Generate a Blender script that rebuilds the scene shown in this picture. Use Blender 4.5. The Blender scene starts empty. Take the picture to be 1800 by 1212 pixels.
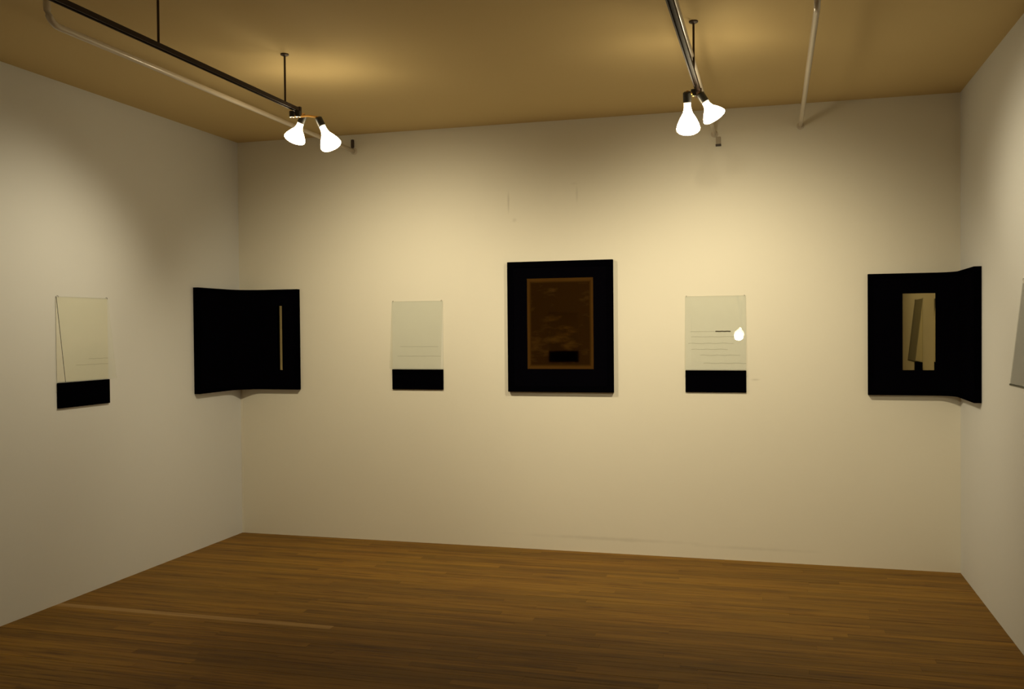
import bpy, bmesh, math, random
from mathutils import Vector, Matrix
random.seed(7)
S = bpy.context.scene
C = S.collection

# ------------------------------------------------------------------ camera, world, exposure
W, H = 5.161, 3.05
cam_d = bpy.data.cameras.new('camera')
cam = bpy.data.objects.new('camera', cam_d); C.objects.link(cam)
cam_d.sensor_fit = 'HORIZONTAL'; cam_d.sensor_width = 36; cam_d.lens = 1643.77 / 1800 * 36
cam_d.clip_start = .02
rot = Matrix(((0.96337149, 0.00398603, 0.2681408), (0.26803068, 0.01796363, -0.96324289), (-0.0086563, 0.9998307, 0.01623727)))
cam.matrix_world = Matrix.Translation((4.0104, -6.4768, 1.5771)) @ rot.to_4x4()
S.camera = cam
w = bpy.data.worlds.new('world'); S.world = w; w.use_nodes = True
w.node_tree.nodes['Background'].inputs[0].default_value = (1, .8, .55, 1)
w.node_tree.nodes['Background'].inputs[1].default_value = 0.0
vs = S.view_settings
vs.view_transform = 'Standard'; vs.look = 'None'; vs.gamma = 1; vs.use_curve_mapping = False
vs.exposure = 0.0
LAMP_COL = (1.0, .86, .57)

# ------------------------------------------------------------------ helpers
def obj(name, bm, mats, parent=None, smooth=False, kind=None, label=None):
    me = bpy.data.meshes.new(name)
    bmesh.ops.recalc_face_normals(bm, faces=bm.faces)
    if smooth:
        for f in bm.faces: f.smooth = True
    bm.to_mesh(me); bm.free()
    for m in (mats if isinstance(mats, (list, tuple)) else [mats]): me.materials.append(m)
    o = bpy.data.objects.new(name, me); C.objects.link(o)
    if parent: o.parent = parent; o.matrix_parent_inverse = parent.matrix_world.inverted()
    if kind: o['kind'] = kind
    if label: o['label'] = label
    return o
def thing(name, label, cat, loc=(0, 0, 0), group=None):
    o = bpy.data.objects.new(name, None); C.objects.link(o); o.location = loc
    o.matrix_world = Matrix.Translation(loc)
    o.empty_display_size = .05
    o['label'] = label; o['category'] = cat
    if group: o['group'] = group
    return o
def box(bm, x0, x1, y0, y1, z0, z1):
    v = [bm.verts.new((x, y, z)) for x in (x0, x1) for y in (y0, y1) for z in (z0, z1)]
    for q in ((0, 1, 3, 2), (4, 6, 7, 5), (0, 4, 5, 1), (2, 3, 7, 6), (0, 2, 6, 4), (1, 5, 7, 3)):
        bm.faces.new([v[i] for i in q])
    return v
def frame_of(d):
    d = Vector(d).normalized()
    a = Vector((0, 0, 1)) if abs(d.z) < .9 else Vector((1, 0, 0))
    u = d.cross(a).normalized(); return u, d.cross(u).normalized(), d
def tube(bm, pts, r, n=14, cap=True):
    pts = [Vector(p) for p in pts]; rings = []
    rs = r if isinstance(r, (list, tuple)) else [r] * len(pts)
    for i, p in enumerate(pts):
        a = pts[max(i - 1, 0)]; b = pts[min(i + 1, len(pts) - 1)]
        u, v, _ = frame_of(b - a)
        rings.append([bm.verts.new(p + (u * math.cos(t) + v * math.sin(t)) * rs[i]) for t in [2 * math.pi * k / n for k in range(n)]])
    for a, b in zip(rings, rings[1:]):
        for k in range(n): bm.faces.new((a[k], a[(k + 1) % n], b[(k + 1) % n], b[k]))
    if cap: bm.faces.new(rings[0]); bm.faces.new(rings[-1][::-1])
def lathe(bm, base, d, prof, n=28):
    """prof: (distance along d, radius)"""
    u, v, d = frame_of(d); base = Vector(base); prev = None
    for (h, r) in prof:
        c = base + d * h
        ring = [bm.verts.new(c)] if r < 1e-5 else [bm.verts.new(c + (u * math.cos(t) + v * math.sin(t)) * r) for t in [2 * math.pi * k / n for k in range(n)]]
        if prev:
            for k in range(n):
                k2 = (k + 1) % n
                if len(prev) == 1 and len(ring) > 1: bm.faces.new((prev[0], ring[k2], ring[k]))
                elif len(ring) == 1 and len(prev) > 1: bm.faces.new((prev[k], prev[k2], ring[0]))
                elif len(ring) > 1: bm.faces.new((prev[k], prev[k2], ring[k2], ring[k]))
        prev = ring

# ------------------------------------------------------------------ materials
def mat(name, col, rough=.6, metal=0, spec=.5, bump=None, noise=None, coat=0):
    m = bpy.data.materials.new(name); m.use_nodes = True
    nt = m.node_tree; b = nt.nodes['Principled BSDF']
    b.inputs['Base Color'].default_value = (*col, 1); b.inputs['Roughness'].default_value = rough
    b.inputs['Metallic'].default_value = metal; b.inputs['Specular IOR Level'].default_value = spec
    b.inputs['Coat Weight'].default_value = coat
    g = nt.nodes.new('ShaderNodeNewGeometry')
    if noise:
        sc, amt = noise
        n = nt.nodes.new('ShaderNodeTexNoise'); n.inputs['Scale'].default_value = sc; n.inputs['Detail'].default_value = 5
        nt.links.new(g.outputs['Position'], n.inputs['Vector'])
        mx = nt.nodes.new('ShaderNodeMix'); mx.data_type = 'RGBA'
        mx.inputs['A'].default_value = (*[c * (1 - amt) for c in col], 1); mx.inputs['B'].default_value = (*[min(1, c * (1 + amt)) for c in col], 1)
        nt.links.new(n.outputs['Fac'], mx.inputs['Factor']); nt.links.new(mx.outputs['Result'], b.inputs['Base Color'])
    if bump:
        sc, st = bump
        n = nt.nodes.new('ShaderNodeTexNoise'); n.inputs['Scale'].default_value = sc; n.inputs['Detail'].default_value = 6
        nt.links.new(g.outputs['Position'], n.inputs['Vector'])
        bp = nt.nodes.new('ShaderNodeBump'); bp.inputs['Strength'].default_value = st; bp.inputs['Distance'].default_value = .004
        nt.links.new(n.outputs['Fac'], bp.inputs['Height']); nt.links.new(bp.outputs['Normal'], b.inputs['Normal'])
    return m

def wall_mat(name, col, marks=()):
    m = mat(name, col, .72, spec=.25, bump=(35, .10), noise=(1.3, .025))
    nt = m.node_tree; b = nt.nodes['Principled BSDF']
    src = b.inputs['Base Color'].links[0].from_socket
    g = nt.nodes.new('ShaderNodeNewGeometry')
    wob = nt.nodes.new('ShaderNodeTexNoise'); wob.inputs['Scale'].default_value = 9
    nt.links.new(g.outputs['Position'], wob.inputs['Vector'])
    for (x, y, z, sx, sz, amt) in marks:        # scuffs: soft worn spots that belong to the paint
        sub = nt.nodes.new('ShaderNodeVectorMath'); sub.operation = 'SUBTRACT'; sub.inputs[1].default_value = (x, y, z)
        mul = nt.nodes.new('ShaderNodeVectorMath'); mul.operation = 'MULTIPLY'; mul.inputs[1].default_value = (1 / sx, 0, 1 / sz)
        ln = nt.nodes.new('ShaderNodeVectorMath'); ln.operation = 'LENGTH'
        ad = nt.nodes.new('ShaderNodeMath'); ad.operation = 'ADD'
        mr = nt.nodes.new('ShaderNodeMapRange'); mr.interpolation_type = 'SMOOTHSTEP'
        mr.inputs['From Min'].default_value = 1.4; mr.inputs['From Max'].default_value = .5
        mr.inputs['To Min'].default_value = 0; mr.inputs['To Max'].default_value = amt
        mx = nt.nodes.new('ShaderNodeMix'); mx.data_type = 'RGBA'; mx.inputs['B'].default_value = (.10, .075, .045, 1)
        nt.links.new(g.outputs['Position'], sub.inputs[0]); nt.links.new(sub.outputs[0], mul.inputs[0]); nt.links.new(mul.outputs[0], ln.inputs[0])
        nt.links.new(ln.outputs['Value'], ad.inputs[0]); nt.links.new(wob.outputs['Fac'], ad.inputs[1])
        nt.links.new(ad.outputs[0], mr.inputs['Value']); nt.links.new(mr.outputs[0], mx.inputs['Factor'])
        nt.links.new(src, mx.inputs['A']); src = mx.outputs['Result']
    nt.links.new(src, b.inputs['Base Color'])
    return m
M_back = wall_mat('painted_plaster_back', (.80, .765, .66),
                  [(2.19, 0, 2.47, .012, .13, .22), (2.235, 0, 2.36, .03, .03, .16), (2.69, 0, 2.53, .012, .10, .12), (2.67, 0, 2.6, .05, .02, .08),
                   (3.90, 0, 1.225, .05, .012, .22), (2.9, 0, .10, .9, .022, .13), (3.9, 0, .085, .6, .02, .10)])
M_side = wall_mat('painted_plaster_side', (.74, .755, .77))
M_ceil = mat('painted_ceiling', (.66, .515, .26), .8, spec=.2, bump=(20, .12), noise=(.8, .03))
M_seam = mat('corner_tape', (.80, .77, .68), .7, spec=.25)

def wood_mat():
    m = bpy.data.materials.new('oak_strip'); m.use_nodes = True
    nt = m.node_tree; b = nt.nodes['Principled BSDF']; N = nt.nodes.new; L = nt.links.new
    g = N('ShaderNodeNewGeometry'); oi = N('ShaderNodeObjectInfo')
    mp = N('ShaderNodeVectorMath'); mp.operation = 'MULTIPLY'; mp.inputs[1].default_value = (1.6, 34, 1)
    off = N('ShaderNodeVectorMath'); off.operation = 'ADD'
    mu = N('ShaderNodeMath'); mu.operation = 'MULTIPLY'; mu.inputs[1].default_value = 57
    L(oi.outputs['Random'], mu.inputs[0]); L(g.outputs['Position'], mp.inputs[0]); L(mp.outputs[0], off.inputs[0]); L(mu.outputs[0], off.inputs[1])
    n1 = N('ShaderNodeTexNoise'); n1.inputs['Scale'].default_value = 1.5; n1.inputs['Detail'].default_value = 6; n1.inputs['Roughness'].default_value = .65
    n1.inputs['Distortion'].default_value = .6
    L(off.outputs[0], n1.inputs['Vector'])
    r = N('ShaderNodeValToRGB'); e = r.color_ramp.elements
    e[0].position = .30; e[0].color = (.10, .045, .007, 1); e[1].position = .72; e[1].color = (.285, .165, .018, 1)
    q = e.new(.5); q.color = (.225, .122, .013, 1)
    L(n1.outputs['Fac'], r.inputs[0])
    hs = N('ShaderNodeHueSaturation')
    mr = N('ShaderNodeMapRange'); mr.inputs['To Min'].default_value = .74; mr.inputs['To Max'].default_value = 1.12
    L(oi.outputs['Random'], mr.inputs['Value']); L(mr.outputs[0], hs.inputs['Value'])
    # reddish wear blotches across the boards
    n2 = N('ShaderNodeTexNoise'); n2.inputs['Scale'].default_value = 1.1; n2.inputs['Detail'].default_value = 3
    L(g.outputs['Position'], n2.inputs['Vector'])
    mx = N('ShaderNodeMix'); mx.data_type = 'RGBA'; mx.blend_type = 'MULTIPLY'; mx.inputs['B'].default_value = (1.0, .86, .80, 1)
    L(n2.outputs['Fac'], mx.inputs['Factor']); L(r.outputs[0], mx.inputs['A']); L(mx.outputs['Result'], hs.inputs['Color'])
    L(hs.outputs[0], b.inputs['Base Color'])
    bp = N('ShaderNodeBump'); bp.inputs['Strength'].default_value = .25; bp.inputs['Distance'].default_value = .001
    L(n1.outputs['Fac'], bp.inputs['Height']); L(bp.outputs[0], b.inputs['Normal'])
    b.inputs['Roughness'].default_value = .62; b.inputs['Specular IOR Level'].default_value = .22
    return m
M_wood = wood_mat()
M_wood_pale = M_wood.copy(); M_wood_pale.name = 'pale_oak_strip'
for e, c in zip([n for n in M_wood_pale.node_tree.nodes if n.type == 'VALTORGB'][0].color_ramp.elements,
                ((.30, .18, .06, 1), (.42, .27, .09, 1), (.52, .34, .12, 1))): e.color = c
M_gap = mat('dark_floor_gap', (.03, .018, .008), .9)
M_black = mat('black_lacquer', (.0014, .0012, .0024), .6, spec=.0, bump=(60, .05))
M_black2 = mat('matte_black_board', (.0010, .0009, .0018), .6, spec=.0)
M_sheet = mat('grey_paper', (.80, .79, .725), .8, spec=.2, noise=(25, .03))
M_pencil = mat('pencil_line', (.42, .41, .34), .8)
M_pencil_dark = mat('graphite_stroke', (.10, .09, .06), .8)
M_edge = mat('glass_edge_dark', (.035, .04, .028), .3)
M_track = mat('bronze_track', (.035, .020, .013), .6, metal=0, spec=.2)
M_rod = mat('dark_rod', (.05, .028, .018), .5, metal=.3)
M_pipe = mat('painted_pipe', (.64, .57, .47), .3, spec=.6, coat=.4)
M_socket = mat('dark_socket', (.03, .028, .022), .4)
M_brass = mat('brass_clip', (.55, .30, .08), .3, metal=1)
M_fit = mat('dark_fitting', (.04, .025, .02), .5)
M_fit2 = mat('pale_fitting', (.42, .36, .27), .5)

def glass_mat():
    m = bpy.data.materials.new('clear_glass'); m.use_nodes = True; nt = m.node_tree
    nt.nodes.clear(); N = nt.nodes.new
    out = N('ShaderNodeOutputMaterial'); tr = N('ShaderNodeBsdfTransparent'); gl = N('ShaderNodeBsdfGlossy'); mx = N('ShaderNodeMixShader'); fr = N('ShaderNodeFresnel')
    tr.inputs[0].default_value = (.965, .972, .958, 1); gl.inputs['Roughness'].default_value = .004; 
    g = N('ShaderNodeNewGeometry'); ir = N('ShaderNodeMapRange')      # same reflectance from either face
    ir.inputs['To Min'].default_value = 1.5; ir.inputs['To Max'].default_value = 1 / 1.5
    nt.links.new(g.outputs['Backfacing'], ir.inputs['Value']); nt.links.new(ir.outputs[0], fr.inputs[0])
    nt.links.new(fr.outputs[0], mx.inputs[0]); nt.links.new(tr.outputs[0], mx.inputs[1]); nt.links.new(gl.outputs[0], mx.inputs[2]); nt.links.new(mx.outputs[0], out.inputs[0])
    return m
M_glass = glass_mat()
def mirror_mat(name, col, rough):
    return mat(name, col, rough, metal=1)
M_gold = mirror_mat('amber_mirror', (.38, .305, .145), .02)

def bronze_mat():
    """smoked bronze mirror with a brushed dark patina that leaves a warm border"""
    m = mat('smoked_bronze_mirror', (.2, .11, .03), .03, metal=1)
    nt = m.node_tree; b = nt.nodes['Principled BSDF']; N = nt.nodes.new; L = nt.links.new
    g = N('ShaderNodeNewGeometry')
    sc = N('ShaderNodeVectorMath'); sc.operation = 'MULTIPLY'; sc.inputs[1].default_value = (4, 4, 11)
    L(g.outputs['Position'], sc.inputs[0])
    n = N('ShaderNodeTexNoise'); n.inputs['Scale'].default_value = 1.3; n.inputs['Detail'].default_value = 5; n.inputs['Roughness'].default_value = .6
    L(sc.outputs[0], n.inputs['Vector'])
    # distance to the plate's border, in metres
    sep = N('ShaderNodeSeparateXYZ'); L(g.outputs['Position'], sep.inputs[0])
    def absd(sock, c):
        a = N('ShaderNodeMath'); a.operation = 'SUBTRACT'; a.inputs[1].default_value = c; L(sock, a.inputs[0])
        q = N('ShaderNodeMath'); q.operation = 'ABSOLUTE'; L(a.outputs[0], q.inputs[0]); return q.outputs[0]
    def edge(sock, hi):
        a = N('ShaderNodeMapRange'); a.interpolation_type = 'SMOOTHSTEP'; a.inputs['From Min'].default_value = hi - .035; a.inputs['From Max'].default_value = hi - .012
        L(sock, a.inputs['Value']); return a.outputs[0]
    ex = edge(absd(sep.outputs[0], 2.57), .24); ez = edge(absd(sep.outputs[2], 1.615), .32)
    mxm = N('ShaderNodeMath'); mxm.operation = 'MAXIMUM'; L(ex, mxm.inputs[0]); L(ez, mxm.inputs[1])
    nr = N('ShaderNodeMapRange'); nr.inputs['From Min'].default_value = .52; nr.inputs['From Max'].default_value = .72; nr.inputs['To Max'].default_value = .75
    L(n.outputs['Fac'], nr.inputs['Value'])
    mm = N('ShaderNodeMath'); mm.operation = 'MAXIMUM'; L(mxm.outputs[0], mm.inputs[0]); L(nr.outputs[0], mm.inputs[1])
    mx = N('ShaderNodeMix'); mx.data_type = 'RGBA'; mx.inputs['A'].default_value = (.17, .085, .02, 1); mx.inputs['B'].default_value = (.52, .27, .065, 1)
    L(mm.outputs[0], mx.inputs['Factor']); L(mx.outputs['Result'], b.inputs['Base Color'])
    return m
M_bronze = bronze_mat()

def bulb_mat():
    m = bpy.data.materials.new('lit_bulb_glass'); m.use_nodes = True; nt = m.node_tree; nt.nodes.clear()
    out = nt.nodes.new('ShaderNodeOutputMaterial'); em = nt.nodes.new('ShaderNodeEmission')
    em.inputs[0].default_value = (1, .82, .52, 1); em.inputs[1].default_value = 21
    nt.links.new(em.outputs[0], out.inputs[0]); return m
M_bulb = bulb_mat()

# ------------------------------------------------------------------ room shell
def slab(name, dims, m):
    bm = bmesh.new(); box(bm, *dims); return obj(name, bm, m, kind='structure')
Y2 = -9.0
slab('wall_back', (-.15, W + .15, 0, .15, -.1, H + .1), M_back)
slab('wall_left', (-.15, 0, Y2, 0, -.1, H + .1), M_side)
slab('wall_right', (W, W + .15, Y2, 0, -.1, H + .1), M_side)
slab('wall_rear', (-.15, W + .15, Y2 - .15, Y2, -.1, H + .1), M_side)
slab('wall_partition', (0, 3.0, -5.82, -5.70, 0, H), M_side)      # free end wall beside the camera, seen in the central mirror
slab('ceiling', (-.15, W + .15, Y2, .0, H, H + .12), M_ceil)
floor = slab('floor', (-.15, W + .15, Y2, 0, -.12, -.02), M_gap)
slab('trim_1', (0, .014, -.003, 0, 0, 1.10), M_seam)

PW = .0572
unit = bmesh.new(); box(unit, 0, 1, 0, 1, 0, 1)
unit_me = []
for m in (M_wood, M_wood_pale):
    me = bpy.data.meshes.new('plank'); unit.to_mesh(me); me.materials.append(m); unit_me.append(me)
unit.free()
rest = bmesh.new(); rows = int(-Y2 / PW)
for r in range(rows):
    y1 = -r * PW; y0 = y1 - PW + .0009
    x = 0.0 - (0 if r == 34 else random.uniform(0, .6))
    while x < W:
        ln = random.uniform(1.1, 2.1) if r != 34 else 1.75
        a, b_ = max(x, 0.0), min(x + ln, W)
        if b_ > W - .25: b_ = W
        dz = random.uniform(-.0004, .0004)
        if y1 > -3.2:
            o = bpy.data.objects.new('plank', unit_me[1 if (r == 34 and a < .1) else 0]); C.objects.link(o)
            o.location = (a, y0, -.02); o.scale = (b_ - a - .0008, y1 - y0, .02 + dz); o.parent = floor
        else:
            box(rest, a, b_ - .0008, y0, y1, -.02, dz)
        if b_ >= W: break
        x += ln
obj('planking', rest, M_wood, floor, kind='stuff')

# ------------------------------------------------------------------ wall pieces: paper, tilted glass, black block
def place(side, u0, u1, d0, d1, z0, z1):
    """box on a wall: u along the wall, d out from it"""
    if side == 'back': return (u0, u1, -d1, -d0, z0, z1)
    if side == 'left': return (d0, d1, u0, u1, z0, z1)
    if side == 'right': return (W - d1, W - d0, u0, u1, z0, z1)
    if side == 'partition': return (u0, u1, -5.70 + d0, -5.70 + d1, z0, z1)
def pt(side, u, d, z):
    return {'back': (u, -d, z), 'left': (d, u, z), 'right': (W - d, u, z), 'partition': (u, -5.70 + d, z)}[side]
ZT, ZM, ZB = 1.790, 1.291, 1.138
def glass_piece(side, u0, u1, label, lines=(), tilt=.06, bu1=None):
    t = thing('glass_wall_relief', label, 'artwork', pt(side, (u0 + u1) / 2, 0, ZB), 'paper and tilted glass wall pieces')
    bm = bmesh.new(); box(bm, *place(side, u0, bu1 or u1, .0005, .0025, ZM, ZT)); obj('paper_sheet', bm, M_sheet, t)
    bm = bmesh.new(); box(bm, *place(side, u0, bu1 or u1, .0005, .014, ZB, ZM - .004))
    bmesh.ops.bevel(bm, geom=bm.edges[:], offset=.0015, segments=1, affect='EDGES')
    obj('black_block', bm, M_black2, t)
    # glass pane, top edge on the wall, foot standing out
    bm = bmesh.new(); th = .004; v = []
    for u in (u0, u1):
        for (d, z) in ((.004, ZT + .002), (.004 + th, ZT + .002), (tilt, ZM + .003), (tilt + th, ZM + .003)):
            v.append(bm.verts.new(pt(side, u, d, z)))
    F = lambda *i: bm.faces.new([v[k] for k in i])
    a = F(0, 2, 6, 4); b = F(1, 5, 7, 3)
    ends = (F(0, 1, 3, 2), F(4, 6, 7, 5), F(0, 4, 5, 1), F(2, 3, 7, 6))
    if side in ('left', 'right'): ends[0].material_index = 1      # the ground edge nearest the room
    ends[2].material_index = ends[3].material_index = 1
    obj('glass_pane', bm, [M_glass, M_edge], t)
    # two small hooks that hold the pane's top edge
    for u in (u0 + .01, u1 - .01):
        bm = bmesh.new(); tube(bm, [pt(side, u, 0, ZT + .006), pt(side, u, .010, ZT + .006), pt(side, u, .011, ZT - .003)], .0012, 6)
        obj('pin', bm, M_rod, t)
    for (z, a0, a1, amp, dark) in lines:
        bm = bmesh.new(); n = 26; prev = None; L_ = u1 - u0
        for i in range(n + 1):
            f = a0 + (a1 - a0) * i / n
            zz = z + amp * math.sin(i * .7) + random.uniform(-1, 1) * amp * .5
            hw = .001 if not dark else .004
            c = [bm.verts.new(pt(side, u0 + f * L_, .0030, zz - hw)), bm.verts.new(pt(side, u0 + f * L_, .0030, zz + hw))]
            if prev: bm.faces.new((prev[0], c[0], c[1], prev[1]))
            prev = c
        obj('pencil_line', bm, M_pencil_dark if dark else M_pencil, t)
    return t
glass_piece('left', -1.952, -1.515, 'grey paper and tilted glass pane over black block on the left wall', [(1.385, .35, 1, .001, 0), (1.42, .6, 1, .001, 0)])
glass_piece('back', 1.283, 1.684, 'grey paper and tilted glass over black block, between left corner piece and central picture', [(1.455, .15, .9, .001, 0), (1.385, .1, .95, .0008, 0)])
glass_piece('back', 3.438, 3.841, 'grey paper and tilted glass over black block right of central picture, lamp reflected in it',
            [(1.551, .08, .52, .0004, 0), (1.551, .50, .75, .0006, 1), (1.515, .1, .85, .001, 0), (1.47, .05, .8, .0015, 0), (1.43, .1, .7, .0015, 0), (1.39, .25, .9, .0015, 0), (1.335, .3, 1, .0015, 0)])
glass_piece_last = glass_piece('right', -1.975, -1.567, 'tilted glass pane on the right wall, cut by the photo edge', bu1=-1.615)
rp = glass_piece_last
bm = bmesh.new(); tube(bm, [pt('right', u, .062, ZM + .003) for u in (-1.975, -1.567)], .0055, 8); obj('edge_strip', bm, M_edge, rp, label='dark strip along the glass foot')
glass_piece('partition', 1.15, 1.55, 'glass and black block piece on rear partition, seen only in the central mirror')

# ------------------------------------------------------------------ black pictures
class Bent:
    """plan path of a sheet bent round an inner corner; s = arc length from the side-wall end"""
    def __init__(self, side, eA, eB, R):
        self.side, self.eA, self.eB, self.R = side, eA, eB, R
        self.a = eA - R; self.arc = R * math.pi / 2; self.L = self.a + self.arc + (eB - R)
    def p(self, s, off):
        R = self.R
        if s <= self.a: x, y = off, -(self.eA - s)
        elif s <= self.a + self.arc:
            t = (s - self.a) / self.arc * math.pi / 2
            x, y = R - (R - off) * math.cos(t), -R + (R - off) * math.sin(t)
        else: x, y = R + (s - self.a - self.arc), -off
        return (x if self.side == 'left' else W - x, y)
    def steps(self, s0, s1):
        k = {s0, s1}
        for i in range(17):
            s = self.a + self.arc * i / 16
            if s0 < s < s1: k.add(s)
        return sorted(k)
    def strip(self, bm, s0, s1, o0, o1, z0, z1):
        prev = None; first = None
        for s in self.steps(s0, s1):
            (xa, ya), (xb, yb) = self.p(s, o0), self.p(s, o1)
            r = [bm.verts.new(q) for q in ((xa, ya, z0), (xb, yb, z0), (xb, yb, z1), (xa, ya, z1))]
            if prev:
                for i in range(4): bm.faces.new((prev[i], prev[(i + 1) % 4], r[(i + 1) % 4], r[i]))
            else: bm.faces.new(r)
            prev = r
        bm.faces.new(prev[::-1])
def corner_picture(side, eA, eB, R, z0, z1, win, label):
    """win = (x0, x1, za, zb) measured on the back wall from the corner"""
    P = Bent(side, eA, eB, R); t = thing('corner_picture', label, 'picture', (*P.p(P.a + P.arc / 2, 0), z0), 'black corner pictures')
    T, fr = .040, .030
    sx = lambda d: P.a + P.arc + (d - R)
    w0, w1 = sx(win[0]), sx(win[1]); za, zb = win[2], win[3]
    bm = bmesh.new(); P.strip(bm, 0, P.L, .001, T - .010, z0, z1); obj('backing_board', bm, M_black2, t, smooth=False)
    bm = bmesh.new()
    P.strip(bm, fr, P.L - fr, T - .0098, T - .002, z0 + fr, za); P.strip(bm, fr, P.L - fr, T - .0098, T - .002, zb, z1 - fr)
    P.strip(bm, fr, w0, T - .0098, T - .002, za, zb); P.strip(bm, w1, P.L - fr, T - .0098, T - .002, za, zb)
    obj('black_mat', bm, M_black, t)
    for d in ((0, P.L, z0, z0 + fr), (0, P.L, z1 - fr, z1), (0, fr, z0 + fr, z1 - fr), (P.L - fr, P.L, z0 + fr, z1 - fr)):
        bm = bmesh.new(); P.strip(bm, d[0], d[1], T - .0096, T + .001, d[2], d[3]); obj('frame_rail', bm, M_black2, t)
    bm = bmesh.new(); P.strip(bm, w0, w1, T - .0097, T - .006, za, zb); obj('mirror_plate', bm, M_gold, t, label='amber mirror plate')
    return t
corner_picture('left', .61, .522, .22, 1.130, 1.898, (.345, .388, 1.280, 1.772), 'black picture bent round the left corner with a narrow amber slot')
corner_picture('right', .625, .553, .16, 1.132, 1.914, (W - 5.011, W - 4.815, 1.294, 1.784), 'black picture bent round the right corner with an upright amber mirror')

x0, x1, z0, z1, T, fr = 2.186, 2.945, 1.130, 2.057, .040, .045
t = thing('central_picture', 'large black framed picture with dark bronze centre on the back wall', 'picture', ((x0 + x1) / 2, 0, z0))
mx0, mx1, mz0, mz1 = 2.330, 2.808, 1.294, 1.936
bm = bmesh.new(); box(bm, x0, x1, -(T - .012), -.001, z0, z1); obj('backing_board', bm, M_black2, t)
bm = bmesh.new()
for d in ((x0 + fr, x1 - fr, z0 + fr, mz0), (x0 + fr, x1 - fr, mz1, z1 - fr), (x0 + fr, mx0, mz0, mz1), (mx1, x1 - fr, mz0, mz1)):
    box(bm, d[0], d[1], -(T - .003), -(T - .0118), d[2], d[3])
obj('black_mat', bm, M_black, t)
for d in ((x0, x1, z0, z0 + fr), (x0, x1, z1 - fr, z1), (x0, x0 + fr, z0 + fr, z1 - fr), (x1 - fr, x1, z0 + fr, z1 - fr)):
    bm = bmesh.new(); box(bm, d[0], d[1], -T, -(T - .0116), d[2], d[3])
    bmesh.ops.bevel(bm, geom=bm.edges[:], offset=.002, segments=1, affect='EDGES'); obj('frame_rail', bm, M_black2, t)
bm = bmesh.new(); box(bm, mx0, mx1, -(T - .007), -(T - .0117), mz0, mz1); obj('mirror_plate', bm, M_bronze, t, label='smoked bronze mirror plate with brushed patina')

# ------------------------------------------------------------------ tracks, pipes
def light_track(x, y0, y1, zc, rods, label):
    t = thing('light_track', label, 'light track', (x, y1, H), 'suspended light tracks')
    w2, h = .013, .020
    bm = bmesh.new()                                   # channel: top web, two flanges
    box(bm, x - w2, x + w2, y0, y1, zc + h / 2 - .005, zc + h / 2)
    box(bm, x - w2, x - w2 + .006, y0, y1, zc - h / 2, zc + h / 2 - .005)
    box(bm, x + w2 - .006, x + w2, y0, y1, zc - h / 2, zc + h / 2 - .005)
    obj('rail', bm, M_track, t)
    for y in rods:
        bm = bmesh.new(); tube(bm, [(x, y, zc + h / 2), (x, y, H - .008)], .0055, 10); obj('hanger_rod', bm, M_rod, t)
        bm = bmesh.new(); lathe(bm, (x, y, H), (0, 0, -1), [(0, 0), (0, .022), (.006, .022), (.012, .009), (.012, 0)], 16); obj('ceiling_cap', bm, M_rod, t)
    bm = bmesh.new(); box(bm, x - w2 - .003, x + w2 + .003, y1, y1 + .02, zc - .03, zc + .016); obj('end_cap', bm, M_track, t)
    return t
light_track(1.522, -6.6 + 1.0, -1.86, 2.785, (-1.99, -3.055, -4.12, -5.18), 'dark suspended light track near the left wall')
light_track(3.652, -6.4, -1.60, 2.785, (-1.89, -2.96, -4.03, -5.1), 'dark suspended light track right of the middle')

def pipe(x, z, y0, r, label, elbow=True, yend=0.0):
    t = thing('ceiling_pipe', label, 'pipe', (x, yend, z), 'pale pipes under the ceiling')
    pts = [(x, yend - .003, z)] + [(x, y0 * k / 10, z) for k in range(1, 10)]
    rr = H - z - .002
    if elbow:
        q = min(.07, rr)
        for k in range(0, 7):
            a = math.pi / 2 * k / 6; pts.append((x, y0 - q * math.sin(a), z + q - q * math.cos(a)))
        pts.append((x, y0 - q, H - .001))
    else: pts.append((x, y0, z))
    bm = bmesh.new(); tube(bm, pts, r, 16); obj('pipe_run', bm, M_pipe, t, smooth=True)
    bm = bmesh.new(); lathe(bm, (x, yend - .001, z), (0, -1, 0), [(0, 0), (0, r * 1.7), (.004, r * 1.7), (.010, r * 1.15), (.010, 0)], 18); obj('wall_flange', bm, M_pipe, t)
    return t
pipe(.990, 2.925, -3.02, .015, 'pale pipe under the ceiling behind the left light track')
pipe(3.640, 2.885, -3.1, .014, 'pale pipe directly above the right light track')
pipe(4.195, 2.902, -2.35, .014, 'pale pipe right of both light tracks, lit towards the back wall')

# small fittings high on the back wall
t = thing('wall_fitting', 'small dark fitting high on back wall beside the left lamps', 'bracket', (.987, 0, 2.985))
bm = bmesh.new(); lathe(bm, (.987, -.022, 3.008), (0, 0, -1), [(0, 0), (0, .009), (.004, .0125), (.055, .0125), (.062, .008), (.062, 0)], 14); obj('fitting_body', bm, M_fit, t)
bm = bmesh.new(); tube(bm, [(.987, 0, 2.985), (.987, -.022, 2.985)], .005, 8); obj('stem', bm, M_fit, t)
t = thing('wall_fitting', 'small pale fitting with dark foot high on back wall under the right lamps', 'bracket', (3.665, 0, 2.83))
bm = bmesh.new(); box(bm, 3.650, 3.682, -.022, -.0005, 2.812, 2.862)
bmesh.ops.bevel(bm, geom=bm.edges[:], offset=.003, segments=2, affect='EDGES'); obj('fitting_body', bm, M_fit2, t)
bm = bmesh.new(); box(bm, 3.648, 3.684, -.024, -.0005, 2.800, 2.812); obj('foot', bm, M_fit, t)

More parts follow.
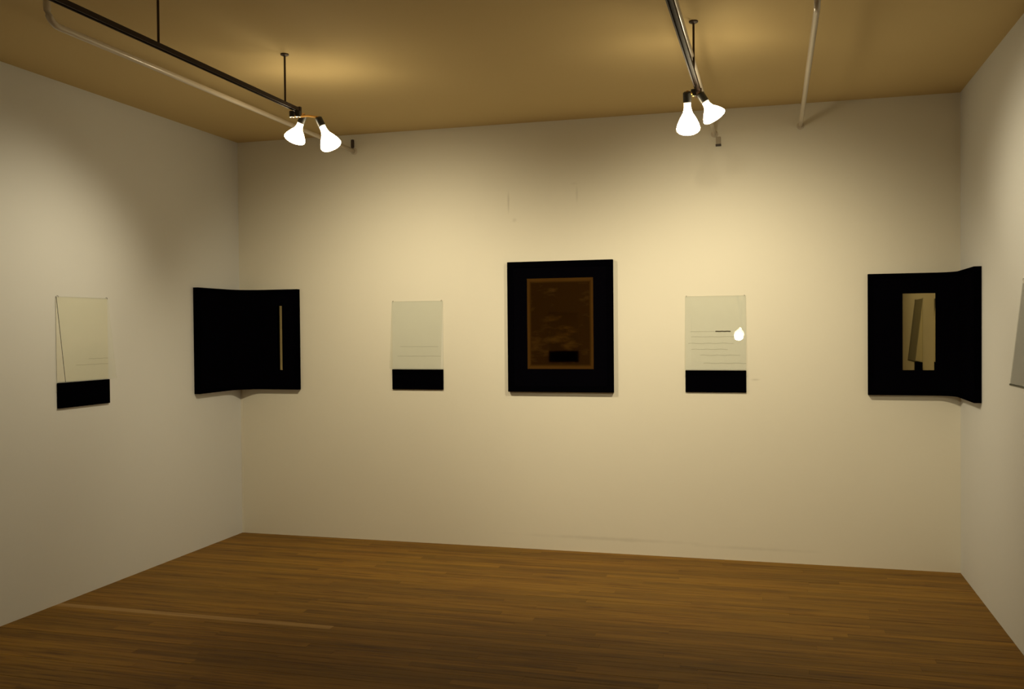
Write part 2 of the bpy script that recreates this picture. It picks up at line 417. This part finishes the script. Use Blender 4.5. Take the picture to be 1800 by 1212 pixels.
# ------------------------------------------------------------------ lamps
def flood_lamp(sock, lens, mount, aim, watt, label, spot=math.radians(128), seen=True):
    """sock = socket end, lens = centre of the bulb's face, mount = point on the track"""
    s, l, m = Vector(sock), Vector(lens), Vector(mount); d = (l - s).normalized(); n = (l - s).length
    t = thing('flood_lamp', label, 'lamp', m, 'reflector flood lamps on the tracks')
    bm = bmesh.new(); tube(bm, [m + Vector((0, 0, .012)), m - Vector((0, 0, .02))], .014, 12); obj('track_clamp', bm, M_socket, t)
    bm = bmesh.new(); k = m - Vector((0, 0, .018)); e = s - d * .045
    tube(bm, [k, (k + e) / 2 + Vector((0, 0, .006)), e], .006, 8); obj('arm', bm, M_brass, t)
    bm = bmesh.new(); lathe(bm, e, d, [(0, 0), (0, .014), (.006, .020), (.050, .021), (.054, .017), (.054, 0)], 18); obj('socket', bm, M_socket, t)
    bm = bmesh.new(); r = .0595
    lathe(bm, s, d, [(0, 0), (0, .0165), (n * .22, .0175), (n * .38, .024), (n * .55, .040), (n * .72, .053), (n * .86, r), (n * .94, r * .97), (n * 1.01, r * .80), (n * 1.06, r * .5), (n * 1.08, 0)])
    obj('bulb', bm, M_bulb, t, smooth=True)
    ld = bpy.data.lights.new('flood_beam', 'SPOT'); ld.energy = watt; ld.color = LAMP_COL; ld.spot_size = spot; ld.spot_blend = 1; ld.shadow_soft_size = .05
    lo = bpy.data.objects.new('flood_beam', ld); C.objects.link(lo); lo.parent = t; lo.matrix_parent_inverse = t.matrix_world.inverted()
    a = (Vector(aim) - l).normalized()
    lo.matrix_world = Matrix.Translation(l + d * n * .12 + a * .05) @ a.to_track_quat('-Z', 'Y').to_matrix().to_4x4()
    return t
XL, XR, ZK = 1.522, 3.652, 2.785
flood_lamp((1.492, -1.76, 2.742), (1.436, -1.745, 2.640), (1.506, -1.89, 2.758), (0, -2.25, 1.2), 52, 'leftmost lit reflector bulb at the end of the left track', spot=math.radians(106))
flood_lamp((1.595, -1.72, 2.727), (1.645, -1.69, 2.600), (1.540, -1.885, 2.758), (1.55, 0, 1.0), 98, 'right bulb of the pair at the end of the left track')
flood_lamp((3.606, -1.72, 2.712), (3.606, -1.66, 2.566), (3.636, -1.70, 2.758), (3.65, 0, .98), 98, 'left lit reflector bulb of the pair on the right track')
flood_lamp((3.688, -1.70, 2.712), (3.742, -1.68, 2.622), (3.670, -1.64, 2.758), (W, -1.7, 1.6), 46, 'right bulb of the pair on the right track, turned to the right wall', spot=math.radians(106))
# further bulb back along the right track: it is what the tilted glass reflects
flood_lamp((3.640, -5.06, 2.715), (3.628, -4.97, 2.610), (3.652, -5.15, 2.758), (3.6, 0, .95), 130, 'reflector bulb farther back on the right track, above the camera', spot=math.radians(46))
